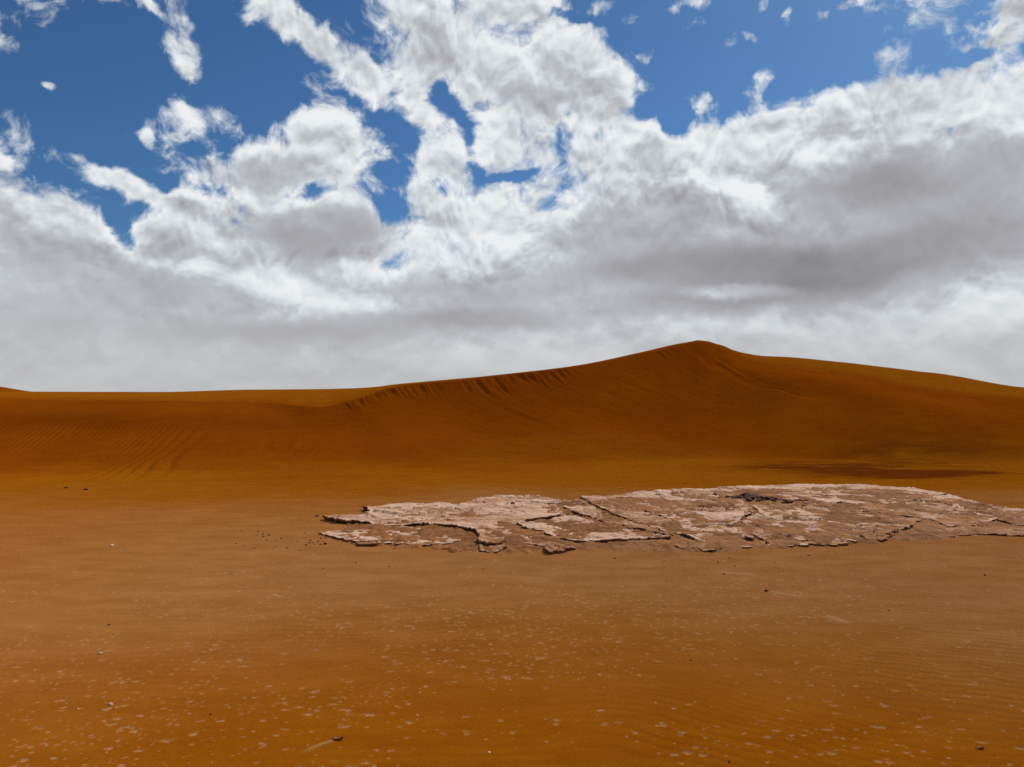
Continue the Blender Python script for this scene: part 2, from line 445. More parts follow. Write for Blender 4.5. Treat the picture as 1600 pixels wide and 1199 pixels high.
def terrain(az, rad):
    """full surface on a grid: azimuths (columns) by radii (rows) -> x, y, z and two surface masks"""
    A, R = np.meshgrid(az, rad, indexing='ij')
    x, y = R * np.sin(A), R * np.cos(A)
    z = np.zeros_like(x); fromb = np.zeros_like(x); foot = np.zeros_like(x)
    prof = dune_profile(az)
    azc = np.clip(az, math.radians(-62), math.radians(62))
    fade = 1 - smooth(math.radians(66), math.radians(100), np.abs(az))
    for i in range(len(az)):
        Dp, Zp = prof[i, :, 0], prof[i, :, 1]
        r = rad * math.cos(azc[i])
        z[i] = np.interp(r, Dp, Zp, left=0, right=0) * fade[i]
        fromb[i] = r - Dp[NS-1]
        foot[i] = r - Dp[1]
    flat = 1 - smooth(-2.0, 2.0, foot)
    z = z + ground_swell(x, y) * (.25 + .75 * flat) * (1 - smooth(24, 40, R))
    near = R < 40
    pxc = CX + FPX * np.tan(np.clip(A, -1.2, 1.2))
    # wind ripples running up the left slope
    left = (1 - smooth(430, 560, pxc)) * smooth(.2, 2.0, foot) * (1 - smooth(-3.4, -1.6, fromb))
    left = left * np.clip(.95 + .7 * fbm(x*.35 + 8, y*.35, 3), .35, 1)
    ph = (x * 6.6 + y * (.5 - 1.0*smooth(-9, -4, x))) + 1.1 * fbm(x*.35, y*.30, 2) + .16 * fbm(x*1.8, y*.8, 2)
    z = z + left * .011 * (np.sin(2*np.pi*ph) + .30*np.sin(4*np.pi*ph + 1.0)) * np.clip(.85 + .6*fbm(x*1.1+4, y*.5, 2), .3, 1.3)
    # fine ripples on the flat: near and middle distance, stronger to the right
    flatr = flat * (1 - smooth(10.5, 14, R)) * smooth(2.0, 3.2, R)
    right = smooth(850, 1350, pxc)
    ph2 = (y * 10.5 + x * 4.2 * right - x * 1.2 * (1-right)) + 1.6 * fbm(x*.7+2, y*.8, 2) + 1.1 * fbm(x*2.3, y*2.6, 3)
    amp = (.0010 * (.35 + .65*right) + .0005) * np.clip(.7 + 1.2 * fbm(x*.6+9, y*.7, 2), 0, 1.5)
    z = z + flatr * amp * (np.sin(2*np.pi*ph2) + .35 * np.sin(4*np.pi*ph2 + .8))
    # slumps and gullies hanging from the brink
    slip = smooth(470, 540, pxc) * (1 - smooth(1085, 1150, pxc))
    depth = -fromb
    s = x - .50 * depth
    lengthv = .42 + .62 * np.clip(fbm(s*1.3 + 30, s*0 + 2, 3)+.35, 0, 1.3) * (1 - .45*smooth(900, 1080, pxc))
    env = smooth(.015, .10, depth) * (1 - smooth(lengthv*.35, lengthv*1.25, depth))
    gul = fbm(s*6.5, depth*.55 + 11, 3, .6)
    gul2 = fbm(s*11.0 + 5, depth*.7, 2, .6)
    clump = np.clip(.42 + 1.5 * fbm(s*.9 + 60, s*0 + 7, 3), 0.03, 1)
    z = z - slip * env * clump * np.clip(.055 * (gul + .12) + .08 * gul2, -.035, .07) * (1 - .35*smooth(760, 1000, pxc))
    # broad grain-flow tongues further down the face
    tong = smooth(.3, 1.2, depth) * (1 - smooth(3.0, 4.6, depth)) * smooth(600, 800, pxc) * (1 - smooth(1150, 1200, pxc))
    z = z + tong * .024 * fbm((x - .75*depth)*2.4, depth*.22 + 5, 3, .6)
    # scar of a slide below the summit
    scar_s = (x - 6.9) - .62 * (depth - .0)
    scar = np.exp(-((scar_s + .1) / .5)**2) * smooth(.5, 1.5, depth) * (1 - smooth(3.9, 4.7, depth)) * smooth(1010, 1050, pxc)
    z = z - scar * (.05 + .05 * fbm(scar_s*5, depth*.7, 3))
    # rough skin everywhere
    z = z + near * (.0011 * fbm(x*9, y*9, 3)) * smooth(1.5, 3, R)
    # hollows
    pale = np.zeros_like(x)
    a0, da = az, None
    for (hx, hy, sx, sy, rot, w) in HOLLOWS:
        ha, hr = math.atan2(hx, hy), math.hypot(hx, hy)
        ext = max(sx, sy) * 1.8
        i0, i1 = np.searchsorted(az, [ha - ext/hr, ha + ext/hr])
        j0, j1 = np.searchsorted(rad, [hr - ext, hr + ext])
        if i1 <= i0 or j1 <= j0: continue
        dx, dy = x[i0:i1, j0:j1] - hx, y[i0:i1, j0:j1] - hy
        c, s_ = math.cos(rot), math.sin(rot)
        u, v = (dx*c + dy*s_) / sx, (-dx*s_ + dy*c) / sy
        # wavy outline
        wob = .35 * vnoise(dx*70 + hx*91, dy*70 + hy*57) + .2 * vnoise(dx*150 + hx*31, dy*150)
        q = np.hypot(u, v) + wob
        m = 1 - smooth(.45, 1.08, q)
        rim = np.exp(-((q - 1.15) / .22)**2)
        dep = min(.0075, .30 * sy)
        z[i0:i1, j0:j1] -= dep * m * w
        z[i0:i1, j0:j1] += .10 * dep * rim
        pale[i0:i1, j0:j1] = np.maximum(pale[i0:i1, j0:j1], m * w)
    # little sand tails and trails
    for (px0, py0, px1, py1, wd, hgt) in TRAILS:
        y0, y1 = EYE*FPX/(py0-HY), EYE*FPX/(py1-HY)
        x0, x1 = (px0-CX)/FPX*y0, (px1-CX)/FPX*y1
        L = math.hypot(x1-x0, y1-y0)
        tx, ty = (x1-x0)/L, (y1-y0)/L
        box = (x > min(x0, x1)-.1) & (x < max(x0, x1)+.1) & (y > min(y0, y1)-.1) & (y < max(y0, y1)+.1)
        if not box.any(): continue
        xb, yb = x[box], y[box]
        along = (xb-x0)*tx + (yb-y0)*ty
        off = -(xb-x0)*ty + (yb-y0)*tx + .006*np.sin(along*22)
        e = np.exp(-(off/wd)**2) * smooth(-.02, .03, along) * (1 - smooth(L-.06, L, along))
        z[box] += hgt * e
        pale[box] = np.maximum(pale[box], .6 * e)
    # dark heavy-mineral sand lying in the lap of the dune on the right
    drift = fbm(x*.9 + y*.2, y*2.6, 4, .55)
    def lag(pxc0, d0, wx, wd, k):
        yv = R * np.cos(A)
        xc = (pxc0-CX)/FPX*d0
        return k * np.exp(-((x-xc)/wx)**2 - ((yv-d0-.05*(x-xc))/wd)**2)
    lagm = (lag(1255, 16.5, 1.5, .50, 1.0) + lag(1330, 15.9, 1.3, .60, .8) + lag(1410, 15.3, 1.3, .62, .95) + lag(1490, 15.6, 1.1, .40, .75) + lag(1370, 14.7, 1.2, .35, .6)
            + lag(1350, 17.4, 2.6, 1.2, .60) + lag(1430, 19.0, 2.2, 1.2, .30))
    lagm = np.clip(lagm * (1.25 + 1.7*drift + .8*fbm(x*3.0, y*5.0, 3)), 0, 1)
    # dusting of pale silt around the exposed crust
    silt = (1 - smooth(8.4, 14.2, y + 1.6*fbm(x*.35, y*.5, 3) + .35*smooth(0, 6, np.abs(x)) )) * smooth(3.3, 7.0, R + .6*fbm(x*.5+7, y*.5, 3)) * (1 - .45*smooth(1.5, 6.5, -x))
    # golden lit tone coloured into apron and back; slip face keeps a shaded red
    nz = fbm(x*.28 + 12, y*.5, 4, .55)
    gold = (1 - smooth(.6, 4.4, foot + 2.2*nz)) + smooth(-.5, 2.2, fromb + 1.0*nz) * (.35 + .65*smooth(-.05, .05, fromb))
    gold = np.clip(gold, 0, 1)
    return x, y, z, fromb, foot, pale, lagm, silt, gold

HOLLOWS = hollow_list()
TRAILS = [(526, 1158, 468, 1178, .012, .004), (1201, 924, 1250, 932, .03, .006), (1290, 962, 1330, 975, .05, .008),
          (156, 1018, 184, 1012, .012, .005), (1180, 900, 1120, 893, .03, .004)]

# azimuth columns: fine within view and a step to either side, coarse elsewhere; radii follow the perspective
az_f = np.radians(np.linspace(-37.5, 37.5, 1020))
az_o = np.radians(np.concatenate([np.linspace(37.8, 60, 36), np.linspace(61, 180, 34)]))
az_all = np.concatenate([-az_o[::-1], az_f, az_o])
def radii():
    r, out = 2.5, [0.02, .4, .8, 1.2, 1.5, 1.8, 2.05, 2.25, 2.4]
    while r < 36:
        out.append(r)
        fr = float(smooth(14.5, 17.5, r) * (1 - .65*smooth(28.5, 31.5, r)))
        r += .80 / (EYE * 739 / r**2 + .62 * fr * 739 / r + 2.5)
    out += list(np.geomspace(36.4, 4000, 60))
    return np.array(out)
rad_all = radii()
TX, TY, TZ, FROMB, FOOT, PALE, LAG, SILT, GOLD = terrain(az_all, rad_all)
print('terrain grid', TX.shape, TX.size)
TZ[:, 0] = TZ[:, 0].mean()

def grid_mesh(name, sel_rows_fn, mat):
    """faces of the terrain grid for which sel(i, j) holds, as one mesh object"""
    ni, nj = TX.shape
    I, J = np.meshgrid(np.arange(ni - 1), np.arange(nj - 1), indexing='ij')
    keep = sel_rows_fn[:-1, :-1]
    a = (I * nj + J)[keep]; b = a + nj; c = b + 1; d = a + 1
    quads = np.stack([a, d, c, b], 1)
    used = np.unique(quads)
    remap = np.full(ni * nj, -1, np.int64); remap[used] = np.arange(len(used))
    quads = remap[quads]
    co = np.stack([TX.ravel()[used], TY.ravel()[used], TZ.ravel()[used]], 1)
    me = bpy.data.meshes.new(name)
    me.vertices.add(len(co)); me.vertices.foreach_set('co', co.astype(np.float32).ravel())
    me.loops.add(quads.size); me.loops.foreach_set('vertex_index', quads.astype(np.int32).ravel())
    me.polygons.add(len(quads))
    me.polygons.foreach_set('loop_start', np.arange(0, quads.size, 4, dtype=np.int32))
    me.polygons.foreach_set('use_smooth', np.ones(len(quads), bool))
    for nm, arr in (('pale_floor', PALE), ('heavy_sand', LAG), ('silt_dust', SILT), ('lit_sand', GOLD)):
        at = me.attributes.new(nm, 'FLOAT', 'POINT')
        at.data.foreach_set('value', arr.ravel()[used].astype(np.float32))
    me.update(calc_edges=True); me.validate()
    me.materials.append(mat)
    o = bpy.data.objects.new(name, me)
    COL.objects.link(o)
    return o

# ------------------------------------------------------------------ sand
def make_sand():
    m = bpy.data.materials.new('sand'); m.use_nodes = True
    t = m.node_tree; t.nodes.clear(); N = Nodes(t)
    geo = N.new('ShaderNodeNewGeometry'); pos = geo.outputs['Position']
    def attr(n):
        a = N.new('ShaderNodeAttribute'); a.attribute_name = n; return a.outputs['Fac']
    pale, lag, silt = attr('pale_floor'), attr('heavy_sand'), attr('silt_dust')
    sl = N.sep(geo.outputs['True Normal'])
    big = N.noise(pos, .35, 4, .55)
    mid = N.noise(N.vec('MULTIPLY', pos, (1.0, 2.2, 1.0)), 1.7, 5, .6)
    grain = N.noise(pos, 150.0, 2, .7)
    grain2 = N.noise(pos, 480.0, 1, .5)
    red = N.mix(N.rng(N.add(N.mul(big, .6), N.mul(mid, .4)), .32, .68), (.225, .047, .0018, 1), (.282, .065, .0022, 1))
    lit_gold = N.mix(N.rng(mid, .3, .7), (.285, .084, .0030, 1), (.325, .102, .0040, 1))  # lighter golden sand colour standing in for sunlight on the dune
    red = N.mix(N.mul(attr('lit_sand'), .85), red, lit_gold)
    dusty = N.mix(N.rng(mid, .3, .7), (.345, .142, .043, 1), (.395, .166, .054, 1))
    col = N.mix(N.mul(silt, N.rng(mid, .2, .8, .75, 1.0)), red, dusty)
    col = N.mix(N.mul(lag, .85), col, (.12, .020, .003, 1))
    floorc = N.mix(N.noise(pos, 60, 3, .6), (.42, .21, .085, 1), (.56, .33, .16, 1))
    col = N.mix(N.mul(pale, .85), col, floorc)
    g = N.add(N.mul(N.sub(grain, .5), 0.85), N.mul(N.sub(grain2, .5), .65))
    col = N.mix(1.0, col, N.comb(N.add(1.0, g), N.add(1.0, g), N.add(1.0, g)), 'MULTIPLY')
    b = N.new('ShaderNodeBsdfPrincipled')
    N.put(b.inputs['Base Color'], col)
    b.inputs['Roughness'].default_value = .95
    b.inputs['Specular IOR Level'].default_value = .0
    b.inputs['Diffuse Roughness'].default_value = .6
    bump = N.new('ShaderNodeBump')
    bump.inputs['Strength'].default_value = .4
    bump.inputs['Distance'].default_value = .0012
    N.put(bump.inputs['Height'], N.add(N.mul(grain, .55), N.mul(N.noise(pos, 22, 4, .6), 2.6)))
    N.l.new(bump.outputs[0], b.inputs['Normal'])
    o = N.new('ShaderNodeOutputMaterial'); N.l.new(b.outputs[0], o.inputs[0])
    return m
SAND = make_sand()
fadeok = (np.abs(np.degrees(az_all)) < 99)[:, None]
is_dune = (FOOT > -.6) & fadeok & (np.broadcast_to(rad_all[None, :], FOOT.shape) < 90) & (FROMB < 31)
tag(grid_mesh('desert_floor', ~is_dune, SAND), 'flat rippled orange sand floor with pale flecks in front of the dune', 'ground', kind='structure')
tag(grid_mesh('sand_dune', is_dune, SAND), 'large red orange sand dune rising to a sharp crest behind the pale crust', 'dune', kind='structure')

def far_dune(name, label, px0, px1, ytop, dist, peak_px, seed, depth=26):
    n = 120; k = 36
    xs = np.linspace((px0-CX)/FPX*dist, (px1-CX)/FPX*dist, n)
    ys = np.linspace(dist-depth*.45, dist+depth*.55, k)
    X, Y = np.meshgrid(xs, ys, indexing='ij')
    xc = (peak_px-CX)/FPX*dist
    wl, wr = xc - xs[0], xs[-1] - xc
    zt = row_z(ytop, dist)
    u = np.where(X < xc, (X-xc)/wl, (X-xc)/wr)
    along = np.clip(1-np.abs(u), 0, 1) ** 1.15
    v = (Y-dist)
    across = np.where(v < 0, np.clip(1+v/(depth*.45), 0, 1)**1.1, np.clip(1-v/(depth*.55), 0, 1)**1.5)
    Z = zt * along * across + .05*fbm(X*.15+seed, Y*.15, 3) * along * across - .15
    verts = np.stack([X.ravel(), Y.ravel(), Z.ravel()], 1)
    faces = [(i*k+j, (i+1)*k+j, (i+1)*k+j+1, i*k+j+1) for i in range(n-1) for j in range(k-1)]
    me = bpy.data.meshes.new(name); me.from_pydata(verts.tolist(), [], faces)
    me.polygons.foreach_set('use_smooth', np.ones(len(me.polygons), bool))
    me.materials.append(SAND)
    o = bpy.data.objects.new(name, me); COL.objects.link(o)
    return tag(o, label, 'dune', kind='structure')
far_dune('distant_dune', 'dark far dune crest sloping down at the left edge of the skyline', -700, 342, 574, 62, -160, 1)
far_dune('distant_dune', 'low far dune showing as a thin hump left of the main crest', -207, 620, 603.6, 58, 492, 5, 20)

# ------------------------------------------------------------------ the exposed mud crust
def at_ground(px, py, h=0.0):
    y = (EYE - h) * FPX / (py - HY)
    return (px - CX) / FPX * y, y

def ground_z(x, y):
    z = dune_height(np.array([x]), np.array([y]))[0][0]
    return float(z + ground_swell(np.array([x]), np.array([y]))[0])

def poly_sd(P, X, Y):
    """signed distance to a closed polygon, positive inside; sideways distances count more than depth"""
    P = np.asarray(P, float)
    best = np.full(X.shape, 1e9); inside = np.zeros(X.shape, bool)
    n = len(P)
    for i in range(n):
        ax, ay = P[i]; bx, by = P[(i+1) % n]
        ex, ey = bx-ax, by-ay
        t = np.clip(((X-ax)*ex + (Y-ay)*ey) / (ex*ex+ey*ey+1e-12), 0, 1)
        best = np.minimum(best, np.hypot(X-ax-t*ex, Y-ay-t*ey))
        c = ((ay > Y) != (by > Y))
        xx = ax + (Y-ay) * ex / (ey if abs(ey) > 1e-12 else 1e-12)
        inside ^= c & (X < xx)
    return np.where(inside, best, -best)

def crust_material(name, pale, brown, stain, bias, streak):
    m = bpy.data.materials.new(name); m.use_nodes = True
    t = m.node_tree; t.nodes.clear(); N = Nodes(t)
    geo = N.new('ShaderNodeNewGeometry'); pos = geo.outputs['Position']
    a = N.new('ShaderNodeAttribute'); a.attribute_name = 'bleach'
    mp = N.new('ShaderNodeMapping', vector_type='POINT'); N.put(mp.inputs[0], pos)
    mp.inputs['Rotation'].default_value = (0, 0, math.radians(40)); mp.inputs['Scale'].default_value = (1.0, streak, 1.0)
    st = mp.outputs[0]
    n1 = N.noise(st, 1.1, 8, .66)
    n2 = N.noise(N.vec('MULTIPLY', pos, (5.0, 6.5, 5.0)), 2.2, 6, .7)
    n3 = N.noise(pos, 55, 4, .7)
    f = N.add(N.add(N.mul(N.sub(n1, .5), 2.3), N.mul(N.sub(n2, .5), 1.9)), N.add(a.outputs['Fac'], bias))
    f = N.rng(f, .18, .82)
    col = N.mix(f, brown, pale)
    col = N.mix(N.rng(N.add(N.mul(n2, .6), N.mul(n1, .4)), .34, .45, .85, 0.0), col, stain)
    blown = N.rng(N.add(N.noise(st, .75, 6, .6), N.mul(N.sub(n2, .5), .35)), .50, .64)
    col = N.mix(N.mul(blown, .75), col, (.30, .120, .036, 1))
    k = N.add(1.0, N.mul(N.sub(n3, .5), 1.3))
    col = N.mix(1.0, col, N.comb(k, k, k), 'MULTIPLY')
    b = N.new('ShaderNodeBsdfPrincipled')
    N.put(b.inputs['Base Color'], col)
    b.inputs['Roughness'].default_value = .92
    b.inputs['Specular IOR Level'].default_value = .05
    bump = N.new('ShaderNodeBump')
    bump.inputs['Strength'].default_value = .8
    bump.inputs['Distance'].default_value = .012
    N.put(bump.inputs['Height'], N.add(N.mul(n2, 1.0), N.mul(n3, .35)))
    N.l.new(bump.outputs[0], b.inputs['Normal'])
    o = N.new('ShaderNodeOutputMaterial'); N.l.new(b.outputs[0], o.inputs[0])
    return m
PALE_CRUST = crust_material('salt_bleached_crust', (.50, .315, .222, 1), (.245, .108, .046, 1), (.130, .047, .019, 1), .10, 3.6)
BROWN_CLAY = crust_material('brown_clay', (.225, .095, .034, 1), (.150, .056, .018, 1), (.085, .029, .010, 1), .25, 2.6)
RAW_EDGE = crust_material('raw_clay_edge', (.20, .090, .042, 1), (.145, .056, .024, 1), (.10, .035, .016, 1), .3, 1.0)

def sheet(name, poly, h, mat, dx=.016, dy=.03, warp=(.03, .09), sink=.0, under=.05, bottom=-.03, relief=.007, flakes=0.0,
          taper=None, bleach=0.5, seed=0.0, parent=None):
    """a slab of crust: top grid clipped to a ragged outline, its rim turned down and under into the sand"""
    P = [at_ground(px, py, h) for px, py in poly]
    xs = [p[0] for p in P]; ys = [p[1] for p in P]
    gx = np.arange(min(xs)-.15, max(xs)+.15, dx); gy = np.arange(min(ys)-.3, max(ys)+.3, dy)
    X, Y = np.meshgrid(gx, gy, indexing='ij')
    X = X + dx*.35*vnoise(X*61+seed, Y*37); Y = Y + dy*.35*vnoise(X*47+9, Y*53+seed)
    wx = warp[0] * (fbm(X*2.3+seed, Y*1.6, 4, .6) + .6*vnoise(X*15, Y*9+seed))
    wy = warp[1] * (fbm(X*2.1+seed+31, Y*1.4, 5, .62) + .35*vnoise(X*13+seed, Y*8))
    sd = poly_sd(P, X + wx, Y + wy)
    G = ground_swell(X, Y)
    hh = h * np.ones_like(X)
    if not taper and sink:                          # parts of the slab lie flush in the bed
        hh = .004 + (h - .004) * smooth(-.28, .22, fbm(X*1.3+seed*3, Y*.9+seed, 3) - sink + .25)
    Z = G + hh + relief * fbm(X*5+seed, Y*3.5, 5, .6) + relief*.5*np.abs(vnoise(X*14+seed, Y*9))
    if flakes:
        # thin leaves of crust lying like shingles, each with a small broken front edge
        for kq, am in ((1.0, 1.0), (2.3, .6), (5.1, .32)):
            q = ((Y + .75*X)*1.25 + 1.7*fbm(X*.9 + seed, Y*.9 + seed, 5, .62)) * kq + .35*vnoise(X*9, Y*7+seed)
            fr = q - np.floor(q)
            Z = Z + am * flakes * ((1-fr) ** 1.2 - .4) * np.clip(.40 + 1.7*fbm(X*1.1*kq+4, Y*1.0*kq+seed, 3), .0, 1.5)
    if taper:
        Z = Z - (hh + .03) * (1 - smooth(0, taper, sd))
    else:
        Z = Z + .008 * np.exp(-(sd/.06)**2)          # edges curl up a little as they dry
    keepv = sd > 0
    ok = keepv[:-1, :-1] & keepv[1:, :-1] & keepv[1:, 1:] & keepv[:-1, 1:]
    ni, nj = X.shape
    I, J = np.meshgrid(np.arange(ni-1), np.arange(nj-1), indexing='ij')
    a = (I*nj+J)[ok]
    quads = np.stack([a, a+nj, a+nj+1, a+1], 1)
    if len(quads) == 0: return None
    used = np.unique(quads); remap = np.full(ni*nj, -1); remap[used] = np.arange(len(used))
    quads = remap[quads]
    co = np.stack([X.ravel()[used], Y.ravel()[used], Z.ravel()[used]], 1)
    ble = (bleach + .45*fbm(co[:, 0]*1.1+seed, co[:, 1]*1.1, 3))
    nq = len(quads)
    faces = quads.tolist()
    if not taper:
        e = np.concatenate([quads[:, [0, 1]], quads[:, [1, 2]], quads[:, [2, 3]], quads[:, [3, 0]]])
        key = np.sort(e, 1); _, inv, cnt = np.unique(key[:, 0]*10**7+key[:, 1], return_inverse=True, return_counts=True)
        be = e[cnt[inv] == 1]
        bv = np.unique(be)
        # outward direction at every rim vertex
        nrm = np.zeros((len(co), 2))
        d = co[be[:, 1], :2] - co[be[:, 0], :2]
        o_ = np.stack([d[:, 1], -d[:, 0]], 1)
        np.add.at(nrm, be[:, 0], o_); np.add.at(nrm, be[:, 1], o_)
        nrm /= np.linalg.norm(nrm, axis=1, keepdims=True) + 1e-9
        m1 = {v: len(co)+i for i, v in enumerate(bv)}
        m2 = {v: len(co)+len(bv)+i for i, v in enumerate(bv)}
        rim = co[bv].copy()
        var = .6 + .8*np.clip(.5+fbm(rim[:, 0]*3+seed, rim[:, 1]*3, 3), 0, 1)
        rim1 = rim.copy(); rim1[:, 2] -= .30*(h+.01); rim1[:, :2] += nrm[bv]*.004
        rim2 = rim.copy(); rim2[:, :2] -= nrm[bv]*(under*var)[:, None]; rim2[:, 2] = ground_swell(rim[:, 0], rim[:, 1]) + bottom
        co = np.concatenate([co, rim1, rim2]); ble = np.concatenate([ble, np.zeros(2*len(bv))])
        for p, q in be:
            faces.append([q, p, m1[p], m1[q]]); faces.append([m1[q], m1[p], m2[p], m2[q]])
    me = bpy.data.meshes.new(name); me.from_pydata(co.tolist(), [], faces)
    at = me.attributes.new('bleach', 'FLOAT', 'POINT'); at.data.foreach_set('value', ble.astype(np.float32))
    me.materials.append(mat); me.materials.append(RAW_EDGE)
    mi = np.zeros(len(faces), np.int32); mi[nq:] = 1
    me.polygons.foreach_set('material_index', mi)
    sm = np.zeros(len(faces), bool); sm[:nq] = True
    me.polygons.foreach_set('use_smooth', sm)
    me.update()
    o = bpy.data.objects.new(name, me); COL.objects.link(o)
    if parent: o.parent = parent
    return o

BED = [(498, 812), (560, 800), (640, 790), (740, 786), (860, 782), (930, 778), (1050, 770), (1150, 762), (1300, 759), (1430, 764), (1520, 781),
       (1640, 800), (1660, 826), (1560, 838), (1450, 846), (1390, 853), (1280, 858), (1180, 864), (1080, 866), (980, 866), (880, 868), (790, 866),
       (700, 864), (600, 858), (530, 851), (506, 838), (512, 824)]
bed = sheet('mud_crust', BED, .012, BROWN_CLAY, dx=.02, dy=.035, warp=(.05, .16), taper=.35, relief=.03, bleach=.3, seed=3, flakes=.02)
tag(bed, 'pale cracked mud crust broken into plates, exposed in the sand below the dune', 'mud crust', kind='structure')

PLATES = [
    # outline in the picture, height, keyword settings
    # long pale plate with the undercut front edge, left
    ([(501, 807), (560, 804), (579, 800), (566, 792), (592, 790), (622, 785), (690, 786), (716, 788), (735, 783), (772, 777), (842, 778), (868, 786),
      (880, 798), (868, 806), (845, 808), (822, 815), (800, 826), (792, 838), (783, 848), (762, 851), (748, 846), (750, 836), (738, 829), (705, 823),
      (660, 820), (610, 818), (560, 816), (520, 814)], 0.040, dict(sink=-0.22, bleach=.60, under=0.080, seed=1, relief=.014, flakes=0.029)),
    # low pale strip in front of it
    ([(505, 832), (530, 828), (570, 829), (620, 826), (660, 829), (690, 838), (722, 846), (690, 851), (620, 852), (560, 849), (525, 842)], 0.010, dict(sink=0.1, bleach=.72, under=0.012, seed=2, relief=.012, warp=(.05, .14), flakes=0.016)),
    # upper middle plate against the sand
    ([(742, 781), (775, 776), (835, 776), (872, 780), (878, 788), (850, 791), (800, 789), (760, 790)], 0.032, dict(sink=0.2, bleach=.78, seed=4, flakes=0.032)),
    # middle lens
    ([(806, 812), (840, 803), (880, 800), (912, 808), (950, 818), (1000, 828), (1052, 840), (1010, 842), (960, 844), (925, 846), (896, 845), (880, 841),
      (862, 835), (842, 829), (815, 826)], 0.030, dict(sink=0.05, bleach=.66, under=0.054, seed=5, relief=.014, flakes=0.026)),
    # brown tilted slabs behind it
    ([(872, 783), (905, 781), (930, 792), (962, 808), (1010, 821), (1060, 838), (1012, 829), (950, 815), (905, 803), (880, 794)], 0.024, dict(sink=0.15, bleach=.28, seed=6, flakes=0.029, under=0.042)),
    ([(905, 777), (938, 776), (985, 795), (1060, 816), (1130, 838), (1150, 852), (1090, 843), (1020, 823), (965, 806), (930, 790)], 0.026, dict(sink=0.15, bleach=.24, seed=7, flakes=0.033, under=0.042)),
    # broad pale field with a bright middle
    ([(940, 776), (1000, 770), (1060, 766), (1120, 763), (1165, 785), (1180, 800), (1150, 815), (1160, 830), (1180, 845), (1120, 836), (1050, 812),
      (985, 793)], 0.021, dict(sink=0.35, bleach=.50, seed=8, flakes=0.032, under=0.036)),
    ([(1120, 762), (1180, 757), (1250, 755), (1340, 756), (1420, 760), (1480, 770), (1450, 776), (1400, 786), (1330, 786), (1250, 781), (1190, 785),
      (1168, 784)], 0.019, dict(sink=0.45, bleach=.56, seed=9, flakes=0.020, under=0.036)),
    ([(1172, 789), (1240, 783), (1290, 791), (1350, 799), (1400, 807), (1445, 810), (1420, 822), (1380, 834), (1330, 842), (1250, 846), (1195, 847),
      (1168, 828), (1158, 815), (1186, 800)], 0.020, dict(sink=0.35, bleach=.42, seed=10, flakes=0.033, under=0.048)),
    ([(1245, 781), (1330, 787), (1400, 788), (1455, 780), (1500, 790), (1515, 798), (1560, 808), (1540, 818), (1480, 820), (1448, 809), (1400, 804),
      (1330, 795)], 0.018, dict(sink=0.3, bleach=.48, seed=12, flakes=0.029, under=0.042)),
    ([(1450, 778), (1480, 771), (1520, 780), (1560, 790), (1640, 798), (1640, 806), (1570, 800), (1510, 797)], 0.019, dict(sink=0.2, bleach=.48, seed=13, flakes=0.020, under=0.048)),
    ([(1516, 800), (1570, 802), (1640, 806), (1640, 826), (1595, 820), (1560, 811)], 0.019, dict(sink=0.2, bleach=.40, seed=14, flakes=0.020, under=0.048)),
    ([(1440, 823), (1490, 822), (1545, 821), (1590, 824), (1640, 832), (1600, 836), (1540, 832), (1500, 835), (1440, 838), (1395, 838)], 0.014, dict(sink=0.3, bleach=.34, seed=15, flakes=0.026, under=0.036)),
    # pale lip along the front right
    ([(1090, 842), (1150, 841), (1200, 850), (1270, 848), (1320, 843), (1345, 846), (1300, 852), (1240, 855), (1170, 853)], 0.012, dict(sink=0.3, bleach=.62, seed=16, flakes=0.016, under=0.024, warp=(.06, .14))),
    ([(1345, 835), (1378, 832), (1398, 838), (1380, 844), (1350, 842)], 0.018, dict(bleach=.12, seed=17, flakes=0.039, under=0.030)),
    # broken bits in front of the lens
    ([(800, 838), (840, 836), (870, 844), (880, 852), (850, 856), (812, 850)], 0.017, dict(sink=0.2, bleach=.24, seed=18, flakes=0.039, under=0.036)),
    ([(850, 856), (890, 851), (905, 856), (880, 863), (855, 864)], 0.019, dict(bleach=.16, seed=19, flakes=0.039, under=0.030)),
    ([(745, 852), (790, 851), (800, 858), (775, 864), (748, 862)], 0.013, dict(sink=0.25, bleach=.34, seed=20, flakes=0.026, under=0.024)),
    ([(552, 848), (585, 849), (590, 853), (560, 853)], 0.018, dict(bleach=.18, seed=21, under=0.024, warp=(.02, .05))),
    ([(960, 846), (1020, 843), (1080, 848), (1150, 856), (1110, 860), (1040, 854)], 0.012, dict(sink=0.3, bleach=.22, seed=22, flakes=0.039, under=0.030)),
]
for poly, h, kw in PLATES:
    sheet('crust_plate', poly, h, PALE_CRUST, parent=bed, dx=.015, dy=.019, **kw)

# ------------------------------------------------------------------ stones, clods and dry plants
def plain(name, col, rough=.9, var=.35, scale=60):
    m = bpy.data.materials.new(name); m.use_nodes = True
    t = m.node_tree; t.nodes.clear(); N = Nodes(t)
    geo = N.new('ShaderNodeNewGeometry')
    n = N.noise(geo.outputs['Position'], scale, 4, .65)
    k = N.add(1.0 - var/2, N.mul(n, var))
    c = N.mix(1.0, col, N.comb(k, k, k), 'MULTIPLY')
    b = N.new('ShaderNodeBsdfPrincipled'); N.put(b.inputs['Base Color'], c)
    b.inputs['Roughness'].default_value = rough; b.inputs['Specular IOR Level'].default_value = .15
    bump = N.new('ShaderNodeBump'); bump.inputs['Strength'].default_value = .5; bump.inputs['Distance'].default_value = .004
    N.put(bump.inputs['Height'], n); N.l.new(bump.outputs[0], b.inputs['Normal'])
    o = N.new('ShaderNodeOutputMaterial'); N.l.new(b.outputs[0], o.inputs[0])
    return m
DARK_STONE = plain('dark_stone', (.060, .024, .014, 1))
